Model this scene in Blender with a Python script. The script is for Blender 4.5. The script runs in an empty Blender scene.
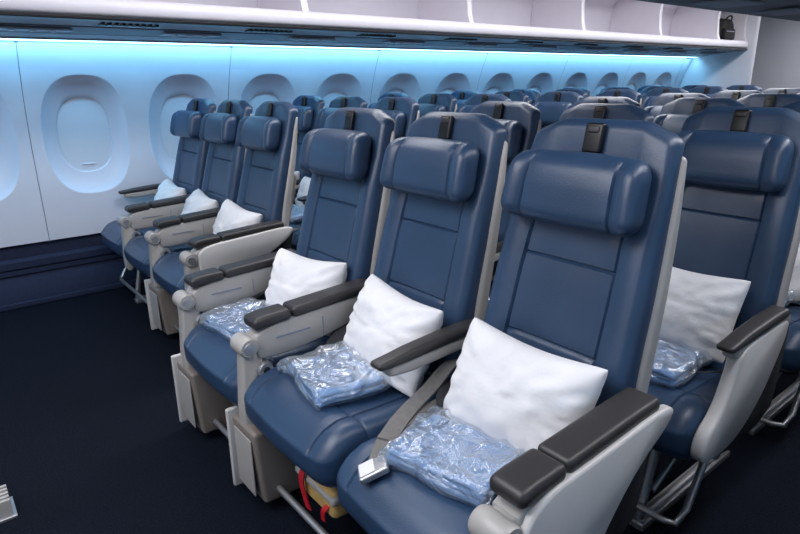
import bpy, math, random
from mathutils import Vector, Matrix, noise
random.seed(7)
scene=bpy.context.scene
COL=scene.collection
# ------------------------------------------------------------------ materials
def lin(c):
    return tuple(((v/255)/12.92 if v/255<=.04045 else ((v/255+.055)/1.055)**2.4) for v in c)+(1,)
def mat(name,rgb,rough=.5,metal=0,bump=0,bscale=200,var=0,vscale=8,coat=0,emis=None,estr=0,sheen=0,detail=3,spec=.5,rgb2=None,bdist=.01):
    m=bpy.data.materials.new(name);m.use_nodes=True
    nt=m.node_tree;b=nt.nodes['Principled BSDF']
    b.inputs['Base Color'].default_value=lin(rgb);b.inputs['Roughness'].default_value=rough
    b.inputs['Metallic'].default_value=metal;b.inputs['Coat Weight'].default_value=coat
    b.inputs['Coat Roughness'].default_value=.28
    b.inputs['Specular IOR Level'].default_value=spec
    b.inputs['Sheen Weight'].default_value=sheen
    if emis: b.inputs['Emission Color'].default_value=emis;b.inputs['Emission Strength'].default_value=estr
    tc=nt.nodes.new('ShaderNodeTexCoord')
    if bump:
        n=nt.nodes.new('ShaderNodeTexNoise');n.inputs['Scale'].default_value=bscale;n.inputs['Detail'].default_value=detail
        nt.links.new(tc.outputs['Object'],n.inputs['Vector'])
        bp=nt.nodes.new('ShaderNodeBump');bp.inputs['Strength'].default_value=bump;bp.inputs['Distance'].default_value=bdist
        nt.links.new(n.outputs['Fac'],bp.inputs['Height']);nt.links.new(bp.outputs['Normal'],b.inputs['Normal'])
    n=nt.nodes.new('ShaderNodeTexNoise');n.inputs['Scale'].default_value=vscale;n.inputs['Detail'].default_value=4
    nt.links.new(tc.outputs['Object'],n.inputs['Vector'])
    r=nt.nodes.new('ShaderNodeValToRGB')
    c1=lin(rgb);c2=lin(rgb2) if rgb2 else tuple(min(1,v*(1+var)) for v in c1[:3])+(1,)
    if not rgb2: c1=tuple(v*(1-var) for v in c1[:3])+(1,)
    r.color_ramp.elements[0].position=.38;r.color_ramp.elements[1].position=.62
    r.color_ramp.elements[0].color=c1;r.color_ramp.elements[1].color=c2
    nt.links.new(n.outputs['Fac'],r.inputs['Fac']);nt.links.new(r.outputs['Color'],b.inputs['Base Color'])
    return m
def film(name):
    # thin crinkled clear plastic: transparent with soft glossy creases
    m=bpy.data.materials.new(name);m.use_nodes=True;nt=m.node_tree;nt.nodes.clear()
    N=nt.nodes.new;L=nt.links.new
    out=N('ShaderNodeOutputMaterial');tc=N('ShaderNodeTexCoord')
    n=N('ShaderNodeTexNoise');n.inputs['Scale'].default_value=13;n.inputs['Detail'].default_value=6;n.inputs['Distortion'].default_value=.5
    L(tc.outputs['Object'],n.inputs['Vector'])
    s=N('ShaderNodeMath');s.operation='SUBTRACT';s.inputs[1].default_value=.5;L(n.outputs['Fac'],s.inputs[0])
    a=N('ShaderNodeMath');a.operation='ABSOLUTE';L(s.outputs[0],a.inputs[0])
    bp=N('ShaderNodeBump');bp.inputs['Strength'].default_value=1;bp.inputs['Distance'].default_value=.035;L(a.outputs[0],bp.inputs['Height'])
    tr=N('ShaderNodeBsdfTransparent');gl=N('ShaderNodeBsdfGlossy');gl.inputs['Roughness'].default_value=.16
    gl.inputs['Color'].default_value=(1,1,1,1)
    df=N('ShaderNodeBsdfDiffuse');df.inputs['Color'].default_value=(.62,.78,.95,1)
    L(bp.outputs['Normal'],gl.inputs['Normal']);L(bp.outputs['Normal'],df.inputs['Normal'])
    fr=N('ShaderNodeLayerWeight');fr.inputs['Blend'].default_value=.45;L(bp.outputs['Normal'],fr.inputs['Normal'])
    m1=N('ShaderNodeMixShader');m1.inputs[0].default_value=.20;L(tr.outputs[0],m1.inputs[1]);L(df.outputs[0],m1.inputs[2])
    m2=N('ShaderNodeMixShader');L(fr.outputs['Facing'],m2.inputs[0]);L(m1.outputs[0],m2.inputs[1]);L(gl.outputs[0],m2.inputs[2])
    L(m2.outputs[0],out.inputs['Surface']);return m
M=dict(
 leather=mat('navy_leather',(41,64,92),.36,bump=.12,bscale=300,var=.08,vscale=6,coat=.18),
 shell=mat('seat_shell_plastic',(168,165,161),.36,var=.02),
 panel=mat('seat_panel_plastic',(198,196,194),.34,var=.02),
 taupe=mat('under_seat_box_plastic',(124,116,110),.5,var=.03),
 cap=mat('armrest_cap_plastic',(48,46,47),.42,bump=.03,bscale=500,var=.05),
 black=mat('black_plastic',(14,14,16),.35),
 metal=mat('brushed_aluminium',(190,190,192),.42,metal=.85,var=.04),
 dark=mat('seat_pan_dark',(22,24,30),.7),
 belt=mat('seat_belt_webbing',(112,110,108),.75,bump=.3,bscale=900,var=.08,vscale=60),
 dbelt=mat('dark_belt_webbing',(48,49,54),.75,bump=.3,bscale=900,var=.08,vscale=60),
 pillow=mat('pillow_fabric',(228,228,230),.85,bump=.5,bscale=14,var=.02,sheen=.1),
 blanket=mat('folded_blanket_fabric',(92,136,188),.8,bump=.3,bscale=200,rgb2=(104,148,198),vscale=10),
 wrap=film('clear_plastic_wrap'),
 wall=mat('sidewall_panel',(214,216,226),.42,var=.01),
 reveal=mat('window_reveal',(206,211,224),.38),
 shade=mat('window_shade',(214,222,232),.5,var=.01),
 gap=mat('panel_gap',(120,130,150),.8),
 dado=mat('dado_carpet',(25,36,64),.85,bump=.2,bscale=600,var=.1,vscale=40),
 carpet=mat('floor_carpet',(7,11,20),.95,bump=.8,bscale=260,rgb2=(17,25,41),vscale=150,spec=.15),
 psu=mat('psu_panel',(146,150,160),.5,var=.02),
 psud=mat('psu_panel_dark',(92,98,110),.5,var=.02),
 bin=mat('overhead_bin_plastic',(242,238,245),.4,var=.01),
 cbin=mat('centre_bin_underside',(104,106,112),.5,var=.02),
 ceil=mat('ceiling_panel',(225,227,232),.6),
 bulk=mat('bulkhead_panel',(214,216,224),.5,var=.01),
 red=mat('red_tag',(190,30,40),.5), tan=mat('life_vest_pouch',(196,160,96),.5,var=.1,vscale=30),
 bag=mat('backpack_fabric',(20,20,24),.8,bump=.3,bscale=80),
 led=mat('cove_led_diffuser',(180,230,255),.5,emis=(.40,.82,1,1),estr=4.5),
 lamp=mat('lamp_or_fill_diffuser',(240,240,245),.5,emis=(.95,.95,1,1),estr=1.0),
 screen=mat('seat_screen',(8,8,10),.12),
 white=mat('white_plastic',(222,222,224),.4),
)
# ------------------------------------------------------------------ mesh builder
class B:
    def __init__(s): s.v=[];s.f=[];s.m=[];s.mats=[]
    def mi(s,m):
        if m not in s.mats:s.mats.append(m)
        return s.mats.index(m)
    def add(s,vs,fs,m,T=None):
        o=len(s.v);k=s.mi(m)
        s.v+= [tuple(T@Vector(v)) if T else tuple(v) for v in vs]
        for f in fs:s.f.append([o+i for i in f]);s.m.append(k)
    def mesh(s,name,ang=38):
        me=bpy.data.meshes.new(name);me.from_pydata(s.v,[],s.f)
        for k in s.mats:me.materials.append(M[k])
        me.polygons.foreach_set('material_index',s.m)
        me.polygons.foreach_set('use_smooth',[True]*len(s.f))
        me.validate();
        try: me.set_sharp_from_angle(angle=math.radians(ang))
        except Exception: pass
        return me
    def obj(s,name,loc=(0,0,0),ang=38):
        return put(name,s.mesh(name,ang),loc)
def put(name,me,loc=(0,0,0),T=None):
    o=bpy.data.objects.new(name,me);COL.objects.link(o)
    if T is not None:o.matrix_world=T
    else:o.location=loc
    return o
def axis(h,r,n,ex=()):
    fr=[0,.2,.45,.72,1]
    a=[-h+r*f for f in fr]
    inn=[-h+r+(2*h-2*r)*i/n for i in range(1,n)]
    L=a+inn+[-x for x in reversed(a)]
    for e in ex:
        L+= [e-.005,e,e+.005]
    L=sorted(L);o=[L[0]]
    for x in L[1:]:
        if x-o[-1]>1e-4:o.append(x)
    return o
def softbox(b,c,size,r,m,n=(3,3,3),ex=((),(),()),fn=None,T=None):
    h=[s/2 for s in size];r=min(r,min(h)*.999)
    A=[axis(h[i],r,n[i],ex[i]) for i in range(3)]
    N=[len(a)-1 for a in A];idx={};vs=[];fs=[]
    def V(i,j,k):
        key=(i,j,k)
        if key in idx:return idx[key]
        p=[A[0][i],A[1][j],A[2][k]]
        q=[max(-h[t]+r,min(h[t]-r,p[t])) for t in range(3)]
        d=[p[t]-q[t] for t in range(3)];l=math.sqrt(sum(x*x for x in d))
        if l>1e-9:p=[q[t]+d[t]/l*r for t in range(3)]
        p=[p[t]+c[t] for t in range(3)]
        if fn:p=fn(*p)
        idx[key]=len(vs);vs.append(p);return idx[key]
    for i in range(N[0]):
        for j in range(N[1]):
            fs.append((V(i,j,0),V(i,j+1,0),V(i+1,j+1,0),V(i+1,j,0)))
            fs.append((V(i,j,N[2]),V(i+1,j,N[2]),V(i+1,j+1,N[2]),V(i,j+1,N[2])))
    for i in range(N[0]):
        for k in range(N[2]):
            fs.append((V(i,0,k),V(i+1,0,k),V(i+1,0,k+1),V(i,0,k+1)))
            fs.append((V(i,N[1],k),V(i,N[1],k+1),V(i+1,N[1],k+1),V(i+1,N[1],k)))
    for j in range(N[1]):
        for k in range(N[2]):
            fs.append((V(0,j,k),V(0,j,k+1),V(0,j+1,k+1),V(0,j+1,k)))
            fs.append((V(N[0],j,k),V(N[0],j+1,k),V(N[0],j+1,k+1),V(N[0],j,k+1)))
    b.add(vs,fs,m,T)
def chaikin(P,it=2):
    for _ in range(it):
        Q=[]
        for i in range(len(P)):
            a=P[i];c=P[(i+1)%len(P)]
            Q.append((a[0]*.75+c[0]*.25,a[1]*.75+c[1]*.25));Q.append((a[0]*.25+c[0]*.75,a[1]*.25+c[1]*.75))
        P=Q
    return P
def prism(b,P,x0,x1,m,e=.004,it=2):
    P=chaikin(P,it);n=len(P)
    ar=sum(P[i][0]*P[(i+1)%n][1]-P[(i+1)%n][0]*P[i][1] for i in range(n))
    if ar<0:P=P[::-1]
    def ins(d):
        o=[]
        for i in range(n):
            a=Vector(P[i-1]);c=Vector(P[(i+1)%n]);t=(c-a).normalized()
            o.append((P[i][0]-t.y*d,P[i][1]+t.x*d))
        return o
    I=ins(e);vs=[]
    for x,Q in ((x0,I),(x0+e*.4,ins(e*.3)),(x0+e,P),(x1-e,P),(x1-e*.4,ins(e*.3)),(x1,I)):
        vs+=[(x,p[0],p[1]) for p in Q]
    fs=[]
    for k in range(5):
        for i in range(n):
            j=(i+1)%n;fs.append((k*n+i,k*n+j,(k+1)*n+j,(k+1)*n+i))
    fs.append(tuple(reversed(range(n))));fs.append(tuple(range(5*n,6*n)))
    b.add(vs,fs,m)
def tube(b,path,r,m,seg=10):
    P=[Vector(p) for p in path];vs=[];fs=[];up=Vector((.13,.2,1)).normalized()
    for i,p in enumerate(P):
        t=((P[min(i+1,len(P)-1)]-P[max(i-1,0)])).normalized()
        a=t.cross(up)
        if a.length<.2:a=t.cross(Vector((1,0,0)))
        a.normalize();c=t.cross(a)
        for k in range(seg):
            w=2*math.pi*k/seg;vs.append(p+a*math.cos(w)*r+c*math.sin(w)*r)
    for i in range(len(P)-1):
        for k in range(seg):
            l=(k+1)%seg;fs.append((i*seg+k,i*seg+l,(i+1)*seg+l,(i+1)*seg+k))
    fs.append(tuple(range(seg)));fs.append(tuple(reversed(range(len(vs)-seg,len(vs)))))
    b.add(vs,fs,m)
def disc(b,c,r,w,m,ax=0,seg=24):
    vs=[];fs=[]
    for off,rr in ((-w/2,r*.85),(-w/2+w*.12,r),(w/2-w*.12,r),(w/2,r*.85)):
        for k in range(seg):
            t=2*math.pi*k/seg;p=[off,rr*math.cos(t),rr*math.sin(t)]
            if ax==1:p=[p[1],p[0],p[2]]
            if ax==2:p=[p[1],p[2],p[0]]
            vs.append([c[i]+p[i] for i in range(3)])
    for q in range(3):
        for k in range(seg):
            l=(k+1)%seg;fs.append((q*seg+k,q*seg+l,(q+1)*seg+l,(q+1)*seg+k))
    fs.append(tuple(range(seg)));fs.append(tuple(range(3*seg,4*seg)))
    b.add(vs,fs,m)
def spline(P,n=8):
    P=[Vector(p) for p in P];Q=[P[0]*2-P[1]]+P+[P[-1]*2-P[-2]];o=[]
    for i in range(1,len(Q)-2):
        for k in range(n):
            t=k/n;a,b_,c,d=Q[i-1:i+3]
            o.append(.5*((2*b_)+(c-a)*t+(2*a-5*b_+4*c-d)*t*t+(3*b_-a-3*c+d)*t**3))
    o.append(P[-1]);return o
def ribbon(b,path,side,w,th,m):
    P=spline(path);vs=[];fs=[]
    sides=[Vector(s) for s in side] if isinstance(side[0],(tuple,list)) else [Vector(side)]
    for i,p in enumerate(P):
        u=i/(len(P)-1)*(len(sides)-1);k=min(int(u),len(sides)-2) if len(sides)>1 else 0
        s=(sides[k].lerp(sides[k+1],u-k) if len(sides)>1 else sides[0]).normalized()
        t=(P[min(i+1,len(P)-1)]-P[max(i-1,0)]).normalized();nn=t.cross(s).normalized()
        for q in ((-1,-1),(1,-1),(1,1),(-1,1)):
            vs.append(p+s*w/2*q[0]+nn*th/2*q[1])
    for i in range(len(P)-1):
        for k in range(4):
            l=(k+1)%4;fs.append((i*4+k,i*4+l,i*4+4+l,i*4+4+k))
    fs.append((0,1,2,3));e=len(vs);fs.append((e-1,e-2,e-3,e-4))
    b.add(vs,fs,m)
def sheet(b,P,y0,y1,m,ny=1):
    vs=[];fs=[];n=len(P)
    for k in range(ny+1):
        y=y0+(y1-y0)*k/ny
        vs+=[(p[0],y,p[1]) for p in P]
    for k in range(ny):
        for i in range(n-1):fs.append((k*n+i,k*n+i+1,(k+1)*n+i+1,(k+1)*n+i))
    b.add(vs,fs,m)
def interp(T,z):
    if z<=T[0][0]:return T[0][1]
    for (a,x),(c,y) in zip(T,T[1:]):
        if z<=c:
            t=(z-a)/(c-a);return x+(y-x)*t
    return T[-1][1]
_pr=[(p.x,p.y) for p in spline([(.34,-.005,0),(.42,-.012,0),(.5,-.004,0),(.65,.010,0),(.8,.043,0),(.95,.085,0),(1.1,.126,0),(1.25,.160,0)],6)]
def yf(z):return interp(_pr,z)
def smooth(a,b_,x):
    t=max(0,min(1,(x-a)/(b_-a)));return t*t*(3-2*t)
S=.513
# ------------------------------------------------------------------ seat
def arm_pad(b,x,yo=0):
    tip=-.335
    def f(X,Y,Z):
        t=smooth(-.02,tip,Y)
        Z2=.655-.012*t+(Z-.655)*(1-.35*smooth(tip+.12,tip,Y))
        return (x+(X-x)*(1-.12*smooth(-.1,tip,Y)),Y+yo,Z2)
    L=.03-tip
    softbox(b,(x,(tip+.03)/2,.665),(.056,L,.030),.013,'cap',(2,8,1),fn=f)
    softbox(b,(x,(tip+.06)/2,.634),(.047,L-.03,.042),.016,'shell',(2,8,1),fn=f)
    disc(b,(x,.02+yo,.635),.036,.046,'shell')
def arm_bulk(b,x,post=True):
    w=.082
    def f(X,Y,Z):
        dz=.018*smooth(-.43,.06,Y)
        return (X,Y,Z+dz-.006*smooth(-.38,-.44,Y))
    softbox(b,(x,-.135,.636),(w,.325,.034),.013,'cap',(3,8,1),fn=f)
    softbox(b,(x,-.367,.636),(w+.004,.13,.036),.015,'cap',(3,4,1),fn=f)
    P=[(-.425,.622),(.03,.64),(.05,.60),(-.02,.565),(-.15,.53),(-.3,.51),(-.42,.51),(-.432,.55)]
    prism(b,P,x-w/2+.007,x+w/2-.007,'shell',.008)
    softbox(b,(x,-.30,.575),(w-.006,.12,.003),.001,'gap',(1,1,1))
    softbox(b,(x,-.19,.565),(w-.010,.003,.07),.001,'gap',(1,1,1))
    if post:
        prism(b,[(-.455,.585),(-.40,.60),(-.40,.52),(-.425,.44),(-.43,.33),(-.44,.27),(-.48,.27),(-.485,.34),(-.475,.46),(-.47,.54)],x-.028,x+.028,'shell',.008)
        disc(b,(x,-.452,.565),.032,.082,'shell')
        disc(b,(x,-.452,.565),.020,.090,'metal')
        disc(b,(x+.008,-.405,.480),.026,.072,'metal')
        disc(b,(x+.008,-.405,.480),.013,.080,'dark')
        disc(b,(x,-.455,.40),.020,.070,'shell')
        tube(b,[(x,-.44,.45),(x,-.34,.40),(x,-.12,.40)],.016,'metal')
def end_panel(b,x,sgn,kind):
    if kind=='f':
        P=[(-.435,.625),(-.2,.632),(.075,.652),(.06,.60),(-.06,.54),(-.17,.43),(-.25,.30),(-.34,.22),(-.42,.22),(-.44,.42)]
        x0=x+sgn*.024;x1=x+sgn*.052
    elif kind=='w':
        P=[(-.415,.62),(-.2,.632),(.075,.652),(.06,.60),(-.04,.54),(-.17,.48),(-.30,.45),(-.41,.47),(-.42,.54)]
        x0=x+sgn*.024;x1=x+sgn*.052
    else:
        P=[(-.32,.640),(-.13,.645),(-.01,.650),(.0,.60),(-.05,.52),(-.13,.42),(-.27,.335),(-.44,.335),(-.475,.37),(-.46,.43),(-.39,.47),(-.34,.56)]
        x0=x-sgn*.012;x1=x+sgn*.026
    prism(b,P,min(x0,x1),max(x0,x1),'panel',.007,3)
def under_box(b,x):
    # electronics box / leg shroud below the seat front
    softbox(b,(x+.010,-.355,.175),(.165,.27,.265),.014,'taupe',(1,1,1),fn=lambda X,Y,Z:(X,Y+.02*smooth(.2,.04,Z)*(1 if Y<-.4 else 0),Z))
    softbox(b,(x-.080,-.44,.178),(.018,.125,.29),.006,'panel',(1,1,1))
    softbox(b,(x+.010,-.491,.175),(.12,.004,.20),.002,'shell',(1,1,1))
    prism(b,[(-.26,.34),(-.16,.34),(-.12,.02),(-.20,.02)],x-.03,x+.03,'taupe',.006,1)
def leg(b,x):
    tube(b,spline([(x,-.34,.33),(x,-.37,.2),(x,-.40,.05),(x,-.36,.025),(x,-.05,.025),(x,.12,.05),(x,.04,.33)],4),.016,'metal')
    softbox(b,(x,-.12,.014),(.05,.6,.026),.006,'metal',(1,3,1))
    tube(b,[(x,-.34,.1),(x,.03,.3)],.011,'metal')
def seat(front,right,left,legs,boxr=False,boxl=False,endbar=0,ek='g'):
    b=B()
    def fc(X,Y,Z):
        u=X/.25
        top=smooth(.40,.46,Z)
        Z+=top*(.010*u*u-.010*smooth(-.3,0,Y)+ .008*math.exp(-((Y+.40)/.06)**2))
        fr=smooth(-.36,-.48,Y)
        Z-=top*.030*fr*fr
        for g in (-.172,.172):
            Z-=top*.009*max(0,1-abs(X-g)/.006)
        if top>.5: Z-=.007*max(0,1-abs(Y+.35)/.006)
        Y-=.016*math.cos(u*1.3)*fr
        X*=1-.025*smooth(-.2,-.48,Y)
        if Z<.37: Y+=.035*smooth(.37,.29,Z)*smooth(-.3,-.45,Y)
        return(X,Y,Z)
    softbox(b,(0,-.218,.388),(.502,.532,.164),.052,'leather',(10,12,4),((-.172,.172),(-.132,),()),fn=fc)
    softbox(b,(0,-.2,.315),(.44,.44,.05),.02,'dark',(2,2,1))
    def W(z): return interp([(.38,.445),(.6,.450),(.85,.440),(1.05,.412),(1.25,.384)],z)
    def rnd(u,Z):
        return .030*smooth(.5,1.0,abs(u))*smooth(1.12,1.235,Z)
    def fb(X,Y,Z):
        u=X/.225
        w=W(Z)/2;x=u*w
        frt=smooth(.015,-.02,Y)
        bol=math.exp(-((abs(u)-.80)/.18)**2)*.016*(1-smooth(.95,1.12,Z))
        cen=-.004*(1-smooth(.5,.7,abs(u)))
        g=0
        g+=max(0,1-abs(abs(u)*.225-.135)/.006)*.009*(1-smooth(1.0,1.04,Z))
        for zs in (.70,.90):
            if abs(u)<.62: g+=max(0,1-abs(Z-zs)/.006)*.008
        lum=.010*math.exp(-((Z-.62)/.10)**2)
        y=yf(Z)+(Y+.03)
        y-=frt*(bol+lum+cen-g)
        return(x,y,Z-rnd(u,Z))
    softbox(b,(0,0,.8175),(.45,.06,.835),.026,'leather',(12,1,18),((-.135,.135),(),(-.1175,.0825)),fn=fb)
    def fs(X,Y,Z):
        u=X/.23
        w=W(Z)/2+.010
        th=interp([(.40,.05),(.7,.070),(1.0,.050),(1.20,.018)],Z)
        y=yf(Z)+.036+(Y+.03)/.06*th
        y-=.02*smooth(.55,1,abs(u))*smooth(0,.03,Y)
        return(u*w,y,Z-rnd(u,Z+.02)-.002)
    softbox(b,(0,0,.797),(.46,.06,.79),.018,'shell',(8,1,14),fn=fs)
    HZ=1.078
    def fh(X,Y,Z):
        u=X/.187;v=(Z-HZ)/.079
        bulge=.012*(1-v*v)*(1-.5*u*u)
        y=yf(Z)-.034+Y
        y-=.020*smooth(.60,1,abs(u))
        if Y<0:
            y-=bulge
            y+=.008*max(0,1-abs(abs(X)-.122)/.006)*(1-smooth(.85,1,abs(v)))
        z=Z-.007*(1-u*u)*(1 if v<0 else -.9)
        return(X*(1-.03*v),y,z)
    softbox(b,(0,0,HZ),(.370,.084,.158),.038,'leather',(12,1,6),((-.122,.122),(),()),fn=fh)
    T=Matrix.Translation((0,yf(1.195)-.006,1.193))@Matrix.Rotation(math.radians(-13),4,'X')
    softbox(b,(0,0,0),(.050,.016,.072),.007,'black',(2,1,2),T=T)
    softbox(b,(0,-.004,.020),(.034,.014,.018),.005,'cap',(1,1,1),T=T)
    Tb=lambda z:Matrix.Translation((0,yf(z)+.105,z))@Matrix.Rotation(math.radians(-15),4,'X')
    softbox(b,(0,0,0),(.27,.02,.17),.008,'screen',(1,1,1),T=Tb(1.0))
    softbox(b,(0,0,0),(.38,.022,.24),.01,'shell',(1,1,1),T=Tb(.76))
    softbox(b,(0,0,0),(.36,.05,.16),.02,'dark',(1,1,1),T=Tb(.52))
    tube(b,[(-S/2,-.30,.30),(S/2,-.30,.30)],.022,'metal');tube(b,[(-S/2,-.06,.31),(S/2,-.06,.31)],.022,'metal')
    bp=[(-S/2,-.42,.085),(S/2-.03*abs(endbar),-.42,.085)]
    if endbar>0: bp=[(-S/2,-.42,.085),(.18,-.42,.085),(.215,-.41,.09),(.225,-.38,.13),(.22,-.26,.31)]
    if endbar<0: bp=[(S/2,-.42,.085),(-.18,-.42,.085),(-.215,-.41,.09),(-.225,-.38,.13),(-.22,-.26,.31)]
    tube(b,bp,.011,'metal')
    for x in legs:leg(b,x)
    for x,k,sg in ((S/2,right,1),(-S/2,left,-1)):
        if not k:continue
        if 'pad' in k:arm_pad(b,x,0 if front else -.045)
        if 'bulk' in k:arm_bulk(b,x)
        if 'end' in k:end_panel(b,x,sg,ek)
    if boxr:under_box(b,S/2)
    if boxl:under_box(b,-S/2)
    for x in (-S/2,S/2):
        prism(b,[(-.30,.36),(-.02,.40),(.04,.62),(.075,.62),(.06,.42),(.03,.30),(-.30,.28)],x-.006,x+.006,'dark',.002,1)
    return b
def belt(b):
    ribbon(b,[(.205,.0,.50),(.195,-.06,.515),(.14,-.14,.497),(.05,-.21,.484),(-.03,-.29,.484)],[(0,1,.1),(.8,.9,0),(.6,1,0)],.045,.004,'belt')
    softbox(b,(-.045,-.31,.488),(.05,.06,.016),.005,'metal',(1,1,1))
    ribbon(b,[(-.205,.0,.50),(-.20,-.07,.515),(-.17,-.15,.500),(-.13,-.24,.487),(-.12,-.33,.487)],[(1,.2,.1),(1,.5,0),(1,.1,0)],.045,.004,'belt')
    ribbon(b,[(.235,-.02,.53),(.232,-.10,.53),(.20,-.19,.502),(.13,-.25,.490)],[(0,1,.2),(1,.7,0),(.6,1,0)],.045,.004,'dbelt')
specs={
 'fA':dict(front=1,right='bulk end',left=None,legs=[.12],endbar=1,ek='f'),
 'fB':dict(front=1,right='pad',left=None,legs=[]),
 'fC':dict(front=1,right='bulk',left='bulk end',legs=[],boxr=True,boxl=True,endbar=-1,ek='w'),
 'wA':dict(front=1,right='bulk end',left=None,legs=[],boxr=True,endbar=1,ek='w'),
 'wB':dict(front=1,right='bulk',left=None,legs=[],boxr=True),
 'wC':dict(front=1,right='bulk',left='pad',legs=[.1],endbar=-1),
 'gA':dict(front=0,right='pad end',left=None,legs=[.1],endbar=1),
 'gB':dict(front=0,right='pad',left=None,legs=[]),
 'gC':dict(front=0,right='pad',left='pad end',legs=[-.1],endbar=-1),
}
ME={}
for k,sp in specs.items():
    b=seat(**sp)
    if k not in('fA','fB'):belt(b)
    if k=='fB':
        ribbon(b,[(-.225,.0,.52),(-.215,-.08,.54),(-.20,-.15,.522),(-.165,-.22,.498),(-.12,-.33,.492)],[(.3,1,.1),(1,.6,0),(1,.2,0)],.048,.004,'dbelt')
        ribbon(b,[(.23,-.02,.53),(.215,-.08,.535),(.15,-.15,.505),(.08,-.22,.488)],[(0,1,.3),(.3,1,0),(.8,.6,0)],.045,.004,'dbelt')
    ME[k]=b.mesh('airplane_seat_'+k)
blocks=[(0,0,'f',10),(-(3*S+.527),.211,'w',8),(2*S+.507+S,.211,'g',8)]
PIT=.80
seats=[]
for bx,by,ty,nr in blocks:
    for r in range(nr):
        for i,c in enumerate('ABC'):
            key=(ty if r==0 else 'g')+c
            put('airplane_seat',ME[key],(bx-i*S,by+r*PIT,0))
            seats.append((bx-i*S,by+r*PIT,r,bx,i))
b=B()
ribbon(b,[(-.235,-.02,.58),(-.238,-.09,.585),(-.235,-.17,.54),(-.225,-.26,.506),(-.175,-.36,.496),(-.13,-.425,.480)],[(1,0,.4),(1,.2,.2),(1,.3,0),(1,.4,0)],.050,.004,'belt')
ribbon(b,[(-.16,-.06,.51),(-.175,-.14,.525),(-.20,-.22,.505),(-.205,-.30,.497),(-.17,-.37,.500)],[(1,.3,0),(1,.1,0),(1,.5,0)],.046,.004,'belt')
ribbon(b,[(-.225,-.10,.55),(-.18,-.17,.535),(-.11,-.20,.50)],[(.3,1,0),(.5,1,0)],.042,.004,'dbelt')
TB=Matrix.Translation((-.118,-.446,.480))@Matrix.Rotation(math.radians(-30),4,'Z')@Matrix.Rotation(math.radians(24),4,'X')
softbox(b,(0,0,0),(.056,.072,.018),.006,'metal',(1,1,1),T=TB)
softbox(b,(0,-.012,.010),(.046,.038,.006),.002,'white',(1,1,1),T=TB)
b.obj('seat_belt')
b=B()
softbox(b,(-.43,-.36,.225),(.20,.14,.09),.02,'tan',(2,2,2))
softbox(b,(-.43,-.36,.245),(.21,.15,.025),.01,'shell',(2,2,1))
ribbon(b,[(-.47,-.43,.30),(-.475,-.445,.25),(-.47,-.44,.19),(-.46,-.435,.15)],(1,.1,0),.022,.004,'red')
ribbon(b,[(-.36,-.43,.22),(-.37,-.44,.20),(-.38,-.435,.16)],(1,.1,0),.018,.003,'red')
b.obj('life_vest_pouch')
# ------------------------------------------------------------------ pillows
def pillow_mesh(seed,w=.385,h=.275,t=.074):
    b=B();n=34
    for sd in (1,-1):
        vs=[];fs=[]
        for j in range(n+1):
            for i in range(n+1):
                u=math.sin(math.pi/2*(2*i/n-1));v=math.sin(math.pi/2*(2*j/n-1))
                cr=(abs(u)*abs(v))**6
                x=w/2*u*(1-.06*(1-v*v)-.035*cr);z=h/2*v*(1-.07*(1-u*u)-.05*cr)
                k=max(0,(1-abs(u)**2.6)*(1-abs(v)**2.6))**.5
                p=Vector((x*9+seed*7,z*9,sd*2.))
                wr=(noise.noise(p)*.5+abs(noise.noise(p*2.1))*.75+abs(noise.noise(p*4))*.3)*.022
                rad=math.atan2(v,u);mx=max(abs(u),abs(v))
                wr+=.006*math.sin(rad*19+seed*2+4*noise.noise(p))*smooth(.35,.9,mx)*(1-smooth(.96,1,mx))
                vs.append((x,-sd*(t*k+wr*(k**.6)),z-.012*(1-u*u)*(1 if v>0 else .2)))
        for j in range(n):
            for i in range(n):
                q=(j*(n+1)+i,j*(n+1)+i+1,(j+1)*(n+1)+i+1,(j+1)*(n+1)+i)
                fs.append(q if sd==1 else q[::-1])
        b.add(vs,fs,'pillow')
    return b.mesh('pillow_%d'%seed,80)
PM=[pillow_mesh(s) for s in range(3)]
def blanket_mesh(seed):
    b=B()
    for k in range(3):
        def f(X,Y,Z):
            p=Vector((X*8+seed*5,Y*8,k*1.3))
            d=noise.noise(p)*.008
            return(X+noise.noise(p+Vector((5,0,0)))*.012,Y+noise.noise(p+Vector((0,9,0)))*.012,Z+(d if k else max(d,0)*.3))
        softbox(b,(.004*(k-1),.003*(k%2),-.014+k*.0125),(.262-.006*k,.200-.005*k,.0135),.0066,'blanket',(10,8,1),fn=f)
    def g(X,Y,Z):
        e=max(abs(X)/.148,abs(Y)/.118)
        p=Vector((X*13+seed*5,Y*13,Z*8))
        rg=lambda q:1-abs(noise.noise(q))*2.4
        d=max(0,rg(p))*.008+max(0,rg(p*2.1))*.004-.001
        z=Z*(1-.7*smooth(.88,1,e))
        if Z>0:z+=d*(1-.5*smooth(.9,1,e))
        q=Vector((X*9+seed*5,Y*9,0))
        return(X*1.0+noise.noise(q+Vector((5,0,0)))*.018,Y+noise.noise(q+Vector((0,9,0)))*.018,max(z,-.0235))
    softbox(b,(0,0,.002),(.296,.234,.052),.012,'wrap',(40,32,1),fn=g)
    return b.mesh('wrapped_blanket_%d'%seed,75)
BM=[blanket_mesh(s) for s in range(3)]
R=lambda a,ax:Matrix.Rotation(math.radians(a),4,ax)
custP={(0,0,0):(.020,-.115,.615,-24,3,6),(1,0,0):(.03,-.105,.605,-22,2,-4),(2,0,0):(.02,-.10,.598,-22,-2,8),(0,1,0):(-.015,-.10,.625,-24,2,4)}
custB={(0,0,0):(-.015,-.285,.503,14),(1,0,0):(-.02,-.285,.503,-8),(2,0,0):(-.06,-.30,.503,8)}
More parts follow.
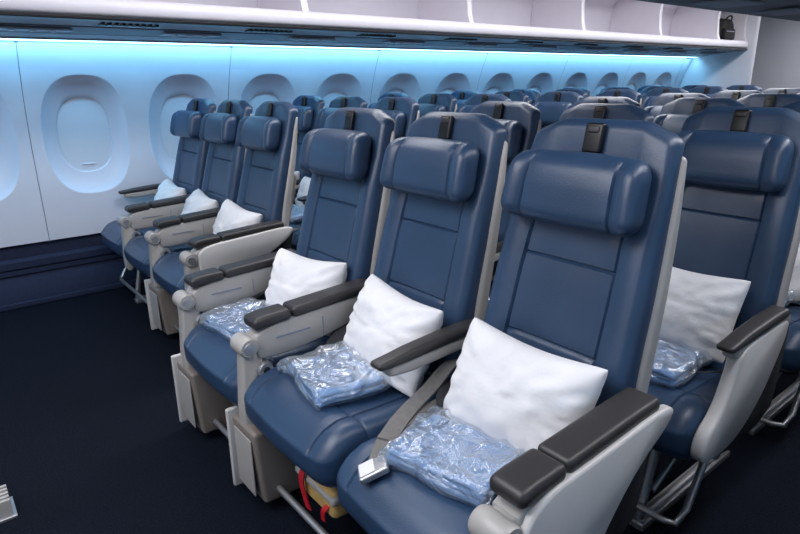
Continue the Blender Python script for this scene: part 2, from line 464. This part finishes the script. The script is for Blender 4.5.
for (x,y,r,bx,i) in seats:
    if r>4 : continue
    rn=random.Random(int(x*1000)+int(y*77))
    key=(i,r,0) if bx==0 else None
    px,py,pz,tx,ty,tz=custP.get(key,(rn.uniform(-.02,.03),-.10,.59+rn.uniform(-.01,.01),-24+rn.uniform(-4,4),rn.uniform(-6,6),rn.uniform(-8,8)))
    put('pillow',PM[(i+r)%3],T=Matrix.Translation((x+px,y+py,pz))@R(tz,'Z')@R(tx,'X')@R(ty,'Y'))
    qx,qy,qz,qr=custB.get(key,(rn.uniform(-.05,.02),-.27,.503,rn.uniform(-15,15)))
    if bx<-1 and r==0: continue
    put('wrapped_blanket',BM[(i+2*r)%3],T=Matrix.Translation((x+qx,y+qy,qz))@R(qr,'Z')@R(2,'X'))
# ------------------------------------------------------------------ room
XC=-.513
Y0,Y1=-3.03,7.20
YB=9.2
def wx(z):
    return -3.425+.17*(max(0,z-.9)/.65)**2
def mir(x,s): return x if s<0 else 2*XC-x
WP=.633;W0=-.240;ZL,ZH=.63,1.415;ZC=1.022
def superell(a,h,w,n):
    c,s_=math.cos(a),math.sin(a)
    k=(abs(c/w)**n+abs(s_/h)**n)**(-1/n);return c*k,s_*k
def build_wall(side,name):
    b=B()
    nw=16;wins=[]
    for ii in range(nw):
        i=ii-4;yc=W0+i*WP
        g0=.002 if i%2==0 else 0;g1=.002 if i%2==1 else 0
        ya=-WP/2+g0;yb=WP/2-g1
        N=64;ang=[2*math.pi*k/N for k in range(N)]
        for cy,cz in ((ya,ZL-ZC),(yb,ZL-ZC),(yb,ZH-ZC),(ya,ZH-ZC)):
            a=math.atan2(cz,cy)%(2*math.pi);j=min(range(N),key=lambda q:abs(ang[q]-a));ang[j]=a
        rings=[]
        rect=[]
        for a in ang:
            c,s_=math.cos(a),math.sin(a);ks=[]
            if c>1e-9:ks.append(yb/c)
            if c<-1e-9:ks.append(ya/c)
            if s_>1e-9:ks.append((ZH-ZC)/s_)
            if s_<-1e-9:ks.append((ZL-ZC)/s_)
            k=min(ks);rect.append((c*k,s_*k))
        rings.append((rect,0))
        OW,OH,IW,IH=.245,.362,.156,.232
        def E(t,n=2.6):return [superell(a,OH+(IH-OH)*t,OW+(IW-OW)*t,n) for a in ang]
        for t,d in ((-.04,0),(0,.002),(.06,.010),(.2,.026),(.45,.042),(.75,.054),(.97,.060),(1.0,.066),(1.02,.085)):
            rings.append((E(t),d))
        vs=[];fs=[]
        for P,d in rings:
            for (py,pz) in P:
                z=ZC+pz;vs.append((mir(wx(z)-d,side),yc+py,z))
        for q in range(len(rings)-1):
            for k in range(N):
                l=(k+1)%N;f=(q*N+k,q*N+l,(q+1)*N+l,(q+1)*N+k)
                fs.append(f if side<0 else f[::-1])
        b.add(vs,fs[:N],'wall');b.add(vs,fs[N:],'reveal')
        sb=B();P=E(1.0);vs=[(mir(wx(ZC+pz)-.074,side),yc+py,ZC+pz) for py,pz in P];sb.add(vs,[tuple(range(N))],'shade')
        softbox(sb,(mir(wx(ZC-.18)-.070,side),yc,ZC-.185),(.010,.08,.010),.004,'shade',(1,1,1))
        wins.append(sb)
        up=[(mir(wx(z),side),z) for z in (1.415,1.44,1.47,1.51,1.553)]
        lo=[(mir(wx(z),side),z) for z in (.388,.45,.6,.63)]
        up+=[(mir(wx(1.553)-.02,side),1.575)]
        sheet(b,up,yc+ya,yc+yb,'wall');sheet(b,lo,yc+ya,yc+yb,'wall')
        sheet(b,[(mir(wx(.388),side),.388),(mir(wx(.388)-.03,side),.38)],yc+ya,yc+yb,'wall')
    yl=W0+11.5*WP
    sheet(b,[(mir(wx(z),side),z) for z in (.388,.7,1.0,1.2,1.4,1.553)],yl,Y1,'wall')
    for i in range(-4,13,2):
        yy=W0+(i-.5)*WP
        sheet(b,[(mir(wx(z)-.006,side),z) for z in (.38,.7,1.0,1.2,1.4,1.57)],yy-.008,yy+.008,'gap')
    sheet(b,[(mir(x,side),z) for x,z in ((-3.455,.38),(-3.45,.30),(-3.42,.28),(-3.42,.20),(-3.435,.19),(-3.42,.17),(-3.39,.06),(-3.385,0))],Y0,Y1,'dado')
    b.obj(name)
    for k,sb in enumerate(wins):
        sb.obj('window_%d'%(k+1+(0 if side<0 else 16)))
build_wall(-1,'wall_left');build_wall(1,'wall_right')
def rail(side,nm):
    b=B();x=mir(-3.43,side)
    softbox(b,(x,(Y0+Y1)/2,.235),(.02,Y1-Y0-.02,.02),.006,'psud',(1,1,1))
    softbox(b,(mir(-3.375,side),(Y0+Y1)/2,.02),(.02,Y1-Y0-.02,.035),.006,'dado',(1,1,1))
    b.obj(nm)
rail(-1,'baseboard_left');rail(1,'baseboard_right')
def box(b,x0,x1,y0,y1,z0,z1,m,r=.004):
    softbox(b,((x0+x1)/2,(y0+y1)/2,(z0+z1)/2),(x1-x0,y1-y0,z1-z0),r,m,(1,1,1))
b=B();box(b,-3.6,2.6,Y0-.1,YB+.1,-.06,0,'carpet');b.obj('floor')
ZT=2.35
b=B();box(b,-3.6,2.6,Y0-.1,YB+.1,ZT,ZT+.05,'ceil');b.obj('ceiling')
b=B();box(b,-3.6,2.6,Y0-.08,Y0-.02,0,ZT,'bulk');
b.obj('wall_front')
b=B();box(b,-3.6,2.6,YB,YB+.06,0,ZT,'bulk')
for x in (-2.46,-1.35,.9):box(b,x,x+.012,YB-.012,YB,0,ZT,'gap')
b.obj('wall_back')
b=B();box(b,-2.10,-1.45,YB-.03,YB-.002,.02,2.0,'white',.01);box(b,-1.60,-1.55,YB-.045,YB-.03,1.0,1.06,'metal');b.obj('door_1')
for sd,nm in ((-1,'left'),(1,'right')):
    b=B();xa,xb=sorted((mir(-3.5,sd),mir(-2.50,sd)))
    softbox(b,((xa+xb)/2,Y1+.05,ZT/2),(xb-xa,.07,ZT-.004),.03,'bulk',(1,1,1))
    b.obj('wall_partition_'+nm)
b=B();box(b,-2.32,-2.26,YB-.02,YB-.004,1.80,1.85,'red');b.obj('placard_sign')
b=B();box(b,-2.36,-2.24,YB-.02,YB-.004,1.50,1.62,'gap');b.obj('placard_sign')
divs=[-3.0,-1.92,-.5,.92,2.36,3.80,5.15,6.45,Y1-.02]
def side_bins(side):
    s=side
    m_=lambda P:[(mir(x,s),z) for x,z in P]
    b=B()
    lip=spline([(-2.62,1.650,0),(-2.585,1.665,0),(-2.575,1.70,0),(-2.59,1.735,0),(-2.63,1.742,0),(-2.68,1.725,0),(-3.0,1.705,0),(-3.17,1.72,0),(-3.20,1.80,0),(-3.19,2.0,0),(-3.12,2.13,0),(-2.9,2.17,0),(-2.62,2.17,0)],4)
    sheet(b,m_([(p.x,p.y) for p in lip]),Y0,Y1,'bin')
    box(b,*sorted((mir(-2.645,s),mir(-2.575,s))),Y0,Y1,1.634,1.650,'black',.004)
    def u(x0,z0,x1,z1,m):sheet(b,m_([(x0,z0),(x1,z1)]),Y0,Y1,m)
    u(-2.62,1.640,-2.80,1.622,'psu');u(-2.80,1.622,-2.803,1.634,'psud');u(-2.803,1.634,-2.825,1.632,'black');u(-2.825,1.632,-2.828,1.618,'psud')
    u(-2.828,1.618,-3.02,1.598,'psud');u(-3.02,1.598,-3.022,1.606,'psud');u(-3.022,1.606,-3.035,1.604,'black');u(-3.035,1.604,-3.037,1.596,'psu')
    u(-3.037,1.596,-3.15,1.582,'psu');u(-3.15,1.582,-3.155,1.60,'psu');u(-3.155,1.60,-3.30,1.605,'psu')
    for k in range(12):
        yy=-2.7+k*.82
        for q in range(9):
            box(b,*sorted((mir(-2.76,s),mir(-2.68,s))),yy+q*.034,yy+q*.034+.016,1.621,1.636,'black',.002)
        xx=mir(-2.92,s)
        softbox(b,(xx,yy+.55,1.606),(.12,.34,.012),.004,'psu',(1,1,1))
        for q in range(3):
            disc(b,(xx,yy+.45+q*.09,1.600),.020,.010,'shell',2)
    for yd in divs:
        vs=[];poly=[(-2.59,1.72),(-2.62,1.80),(-2.635,1.95),(-2.62,2.165),(-3.1,2.165),(-3.18,2.05),(-3.2,1.9),(-3.19,1.76),(-3.1,1.70)]
        n=len(poly)
        for y in (yd-.022,yd+.022):vs+=[(mir(x,s),y,z) for x,z in poly]
        fs=[tuple(range(n)),tuple(reversed(range(n,2*n)))]+[(i,(i+1)%n,n+(i+1)%n,n+i) for i in range(n)]
        b.add(vs,fs,'bin')
    for a,c in zip(divs,divs[1:]):
        P=spline([(-2.60,2.17,0),(-2.50,2.16,0),(-2.36,2.20,0),(-2.24,2.28,0)],5)
        sheet(b,m_([(p.x,p.y) for p in P]),a+.03,c-.03,'bin')
        sheet(b,m_([(p.x,p.y+.02) for p in P]),a+.03,c-.03,'bin')
    sheet(b,m_([(-2.62,2.17),(-2.45,2.27),(-2.3,ZT)]),Y0,Y1,'ceil')
    b.obj('overhead_bin',ang=45)
    b=B()
    sheet(b,m_([(-3.235,1.572),(-3.20,1.566),(-3.165,1.572)]),Y0+.02,Y1-.02,'led')
    sheet(b,m_([(-3.165,1.572),(-3.16,1.60),(-3.24,1.60),(-3.235,1.572)]),Y0+.02,Y1-.02,'psu')
    b.obj('cove_light')
    L=bpy.data.lights.new('cove_lamp','AREA');L.shape='RECTANGLE';L.size=.05;L.size_y=Y1-Y0-.1
    L.energy=34;L.color=(.20,.60,1)
    o=put('cove_lamp',L);
    o.location=(mir(-3.17,s),(Y0+Y1)/2,1.560)
    d=Vector((-.62 if s<0 else .62,0,-1)).normalized()
    zax=-d;yax=Vector((0,1,0));xax=yax.cross(zax).normalized()
    o.matrix_world=Matrix.Translation(o.location)@Matrix((xax,yax,zax)).transposed().to_4x4()
side_bins(-1);side_bins(1)
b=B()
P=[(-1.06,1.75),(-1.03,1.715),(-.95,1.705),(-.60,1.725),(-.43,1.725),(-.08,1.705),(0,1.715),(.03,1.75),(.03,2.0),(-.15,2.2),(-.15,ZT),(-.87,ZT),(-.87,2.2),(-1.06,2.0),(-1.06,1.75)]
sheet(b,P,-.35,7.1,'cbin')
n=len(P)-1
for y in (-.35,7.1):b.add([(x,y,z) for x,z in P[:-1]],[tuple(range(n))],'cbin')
for k in range(9):
    yy=-.1+k*PIT
    box(b,-.90,-.66,yy,yy+.36,1.702,1.712,'psu');box(b,-.37,-.13,yy,yy+.36,1.702,1.712,'psu')
box(b,-.60,-.43,-.3,7.0,1.717,1.723,'psud')
b.obj('overhead_bin')
b=B()
def fbk(X,Y,Z):
    return (X+.015*noise.noise(Vector((X,Y,Z))*9),Y*(1-.25*smooth(1.85,2.0,Z))+6.78*.25*smooth(1.85,2.0,Z),Z)
softbox(b,(-2.78,6.80,1.862),(.22,.42,.26),.07,'bag',(5,6,5),fn=fbk)
softbox(b,(-2.66,6.80,1.81),(.06,.28,.13),.028,'bag',(2,3,2))
tube(b,spline([(-2.68,6.72,1.965),(-2.66,6.76,2.01),(-2.66,6.84,2.01),(-2.68,6.88,1.965)],5),.009,'bag')
softbox(b,(-2.627,6.80,1.84),(.004,.24,.01),.001,'psu',(1,1,1))
b.obj('backpack')
b=B()
for k in range(5):
    box(b,-1.30+k*.022,-1.288+k*.022,-1.25,-1.10,0,.07,'shell',.003)
box(b,-1.31,-1.19,-1.26,-1.09,0,.012,'metal',.003)
b.obj('floor_vent_grille')
def ceil_lamp_or_fill(x,y0,y1,w,e,col=(.97,.96,1)):
    b=B();box(b,x-w/2-.03,x+w/2+.03,y0-.03,y1+.03,ZT-.03,ZT-.002,'white');box(b,x-w/2,x+w/2,y0,y1,ZT-.036,ZT-.028,'lamp');b.obj('ceiling_lamp_or_fill')
    L=bpy.data.lights.new('ceiling_area','AREA');L.shape='RECTANGLE';L.size=w;L.size_y=y1-y0;L.energy=e;L.color=col
    put('ceiling_area_light',L,(x,(y0+y1)/2,ZT-.045))
ceil_lamp_or_fill(-1.70,-.5,7.0,.35,88);ceil_lamp_or_fill(.66,-.5,7.0,.35,68);ceil_lamp_or_fill(-.5,-2.6,-.9,1.6,50);ceil_lamp_or_fill(-1.0,7.9,8.6,2.5,34)  # aisle lamps; front and rear ones are unseen fill added for seats and back wall
w=bpy.data.worlds.new('w');scene.world=w;w.use_nodes=True
w.node_tree.nodes['Background'].inputs[0].default_value=(.03,.035,.05,1)
# ------------------------------------------------------------------ camera
t=math.radians(51.244);q=math.radians(17.371);r=math.radians(-.762)
h=Vector((-math.sin(t),math.cos(t),0));Rr=Vector((math.cos(t),math.sin(t),0))
F=h*math.cos(q)+Vector((0,0,-math.sin(q)));U=h*math.sin(q)+Vector((0,0,math.cos(q)))
R2=Rr*math.cos(r)+U*math.sin(r);U2=-Rr*math.sin(r)+U*math.cos(r)
cd=bpy.data.cameras.new('camera');cd.sensor_width=36;cd.sensor_fit='HORIZONTAL';cd.lens=596.542*36/800;cd.clip_start=.02
co=put('camera',cd);co.matrix_world=Matrix.Translation((.834,-1.124,1.33))@Matrix((R2,U2,-F)).transposed().to_4x4()
scene.camera=co
scene.view_settings.view_transform='Standard'
scene.view_settings.look='None'
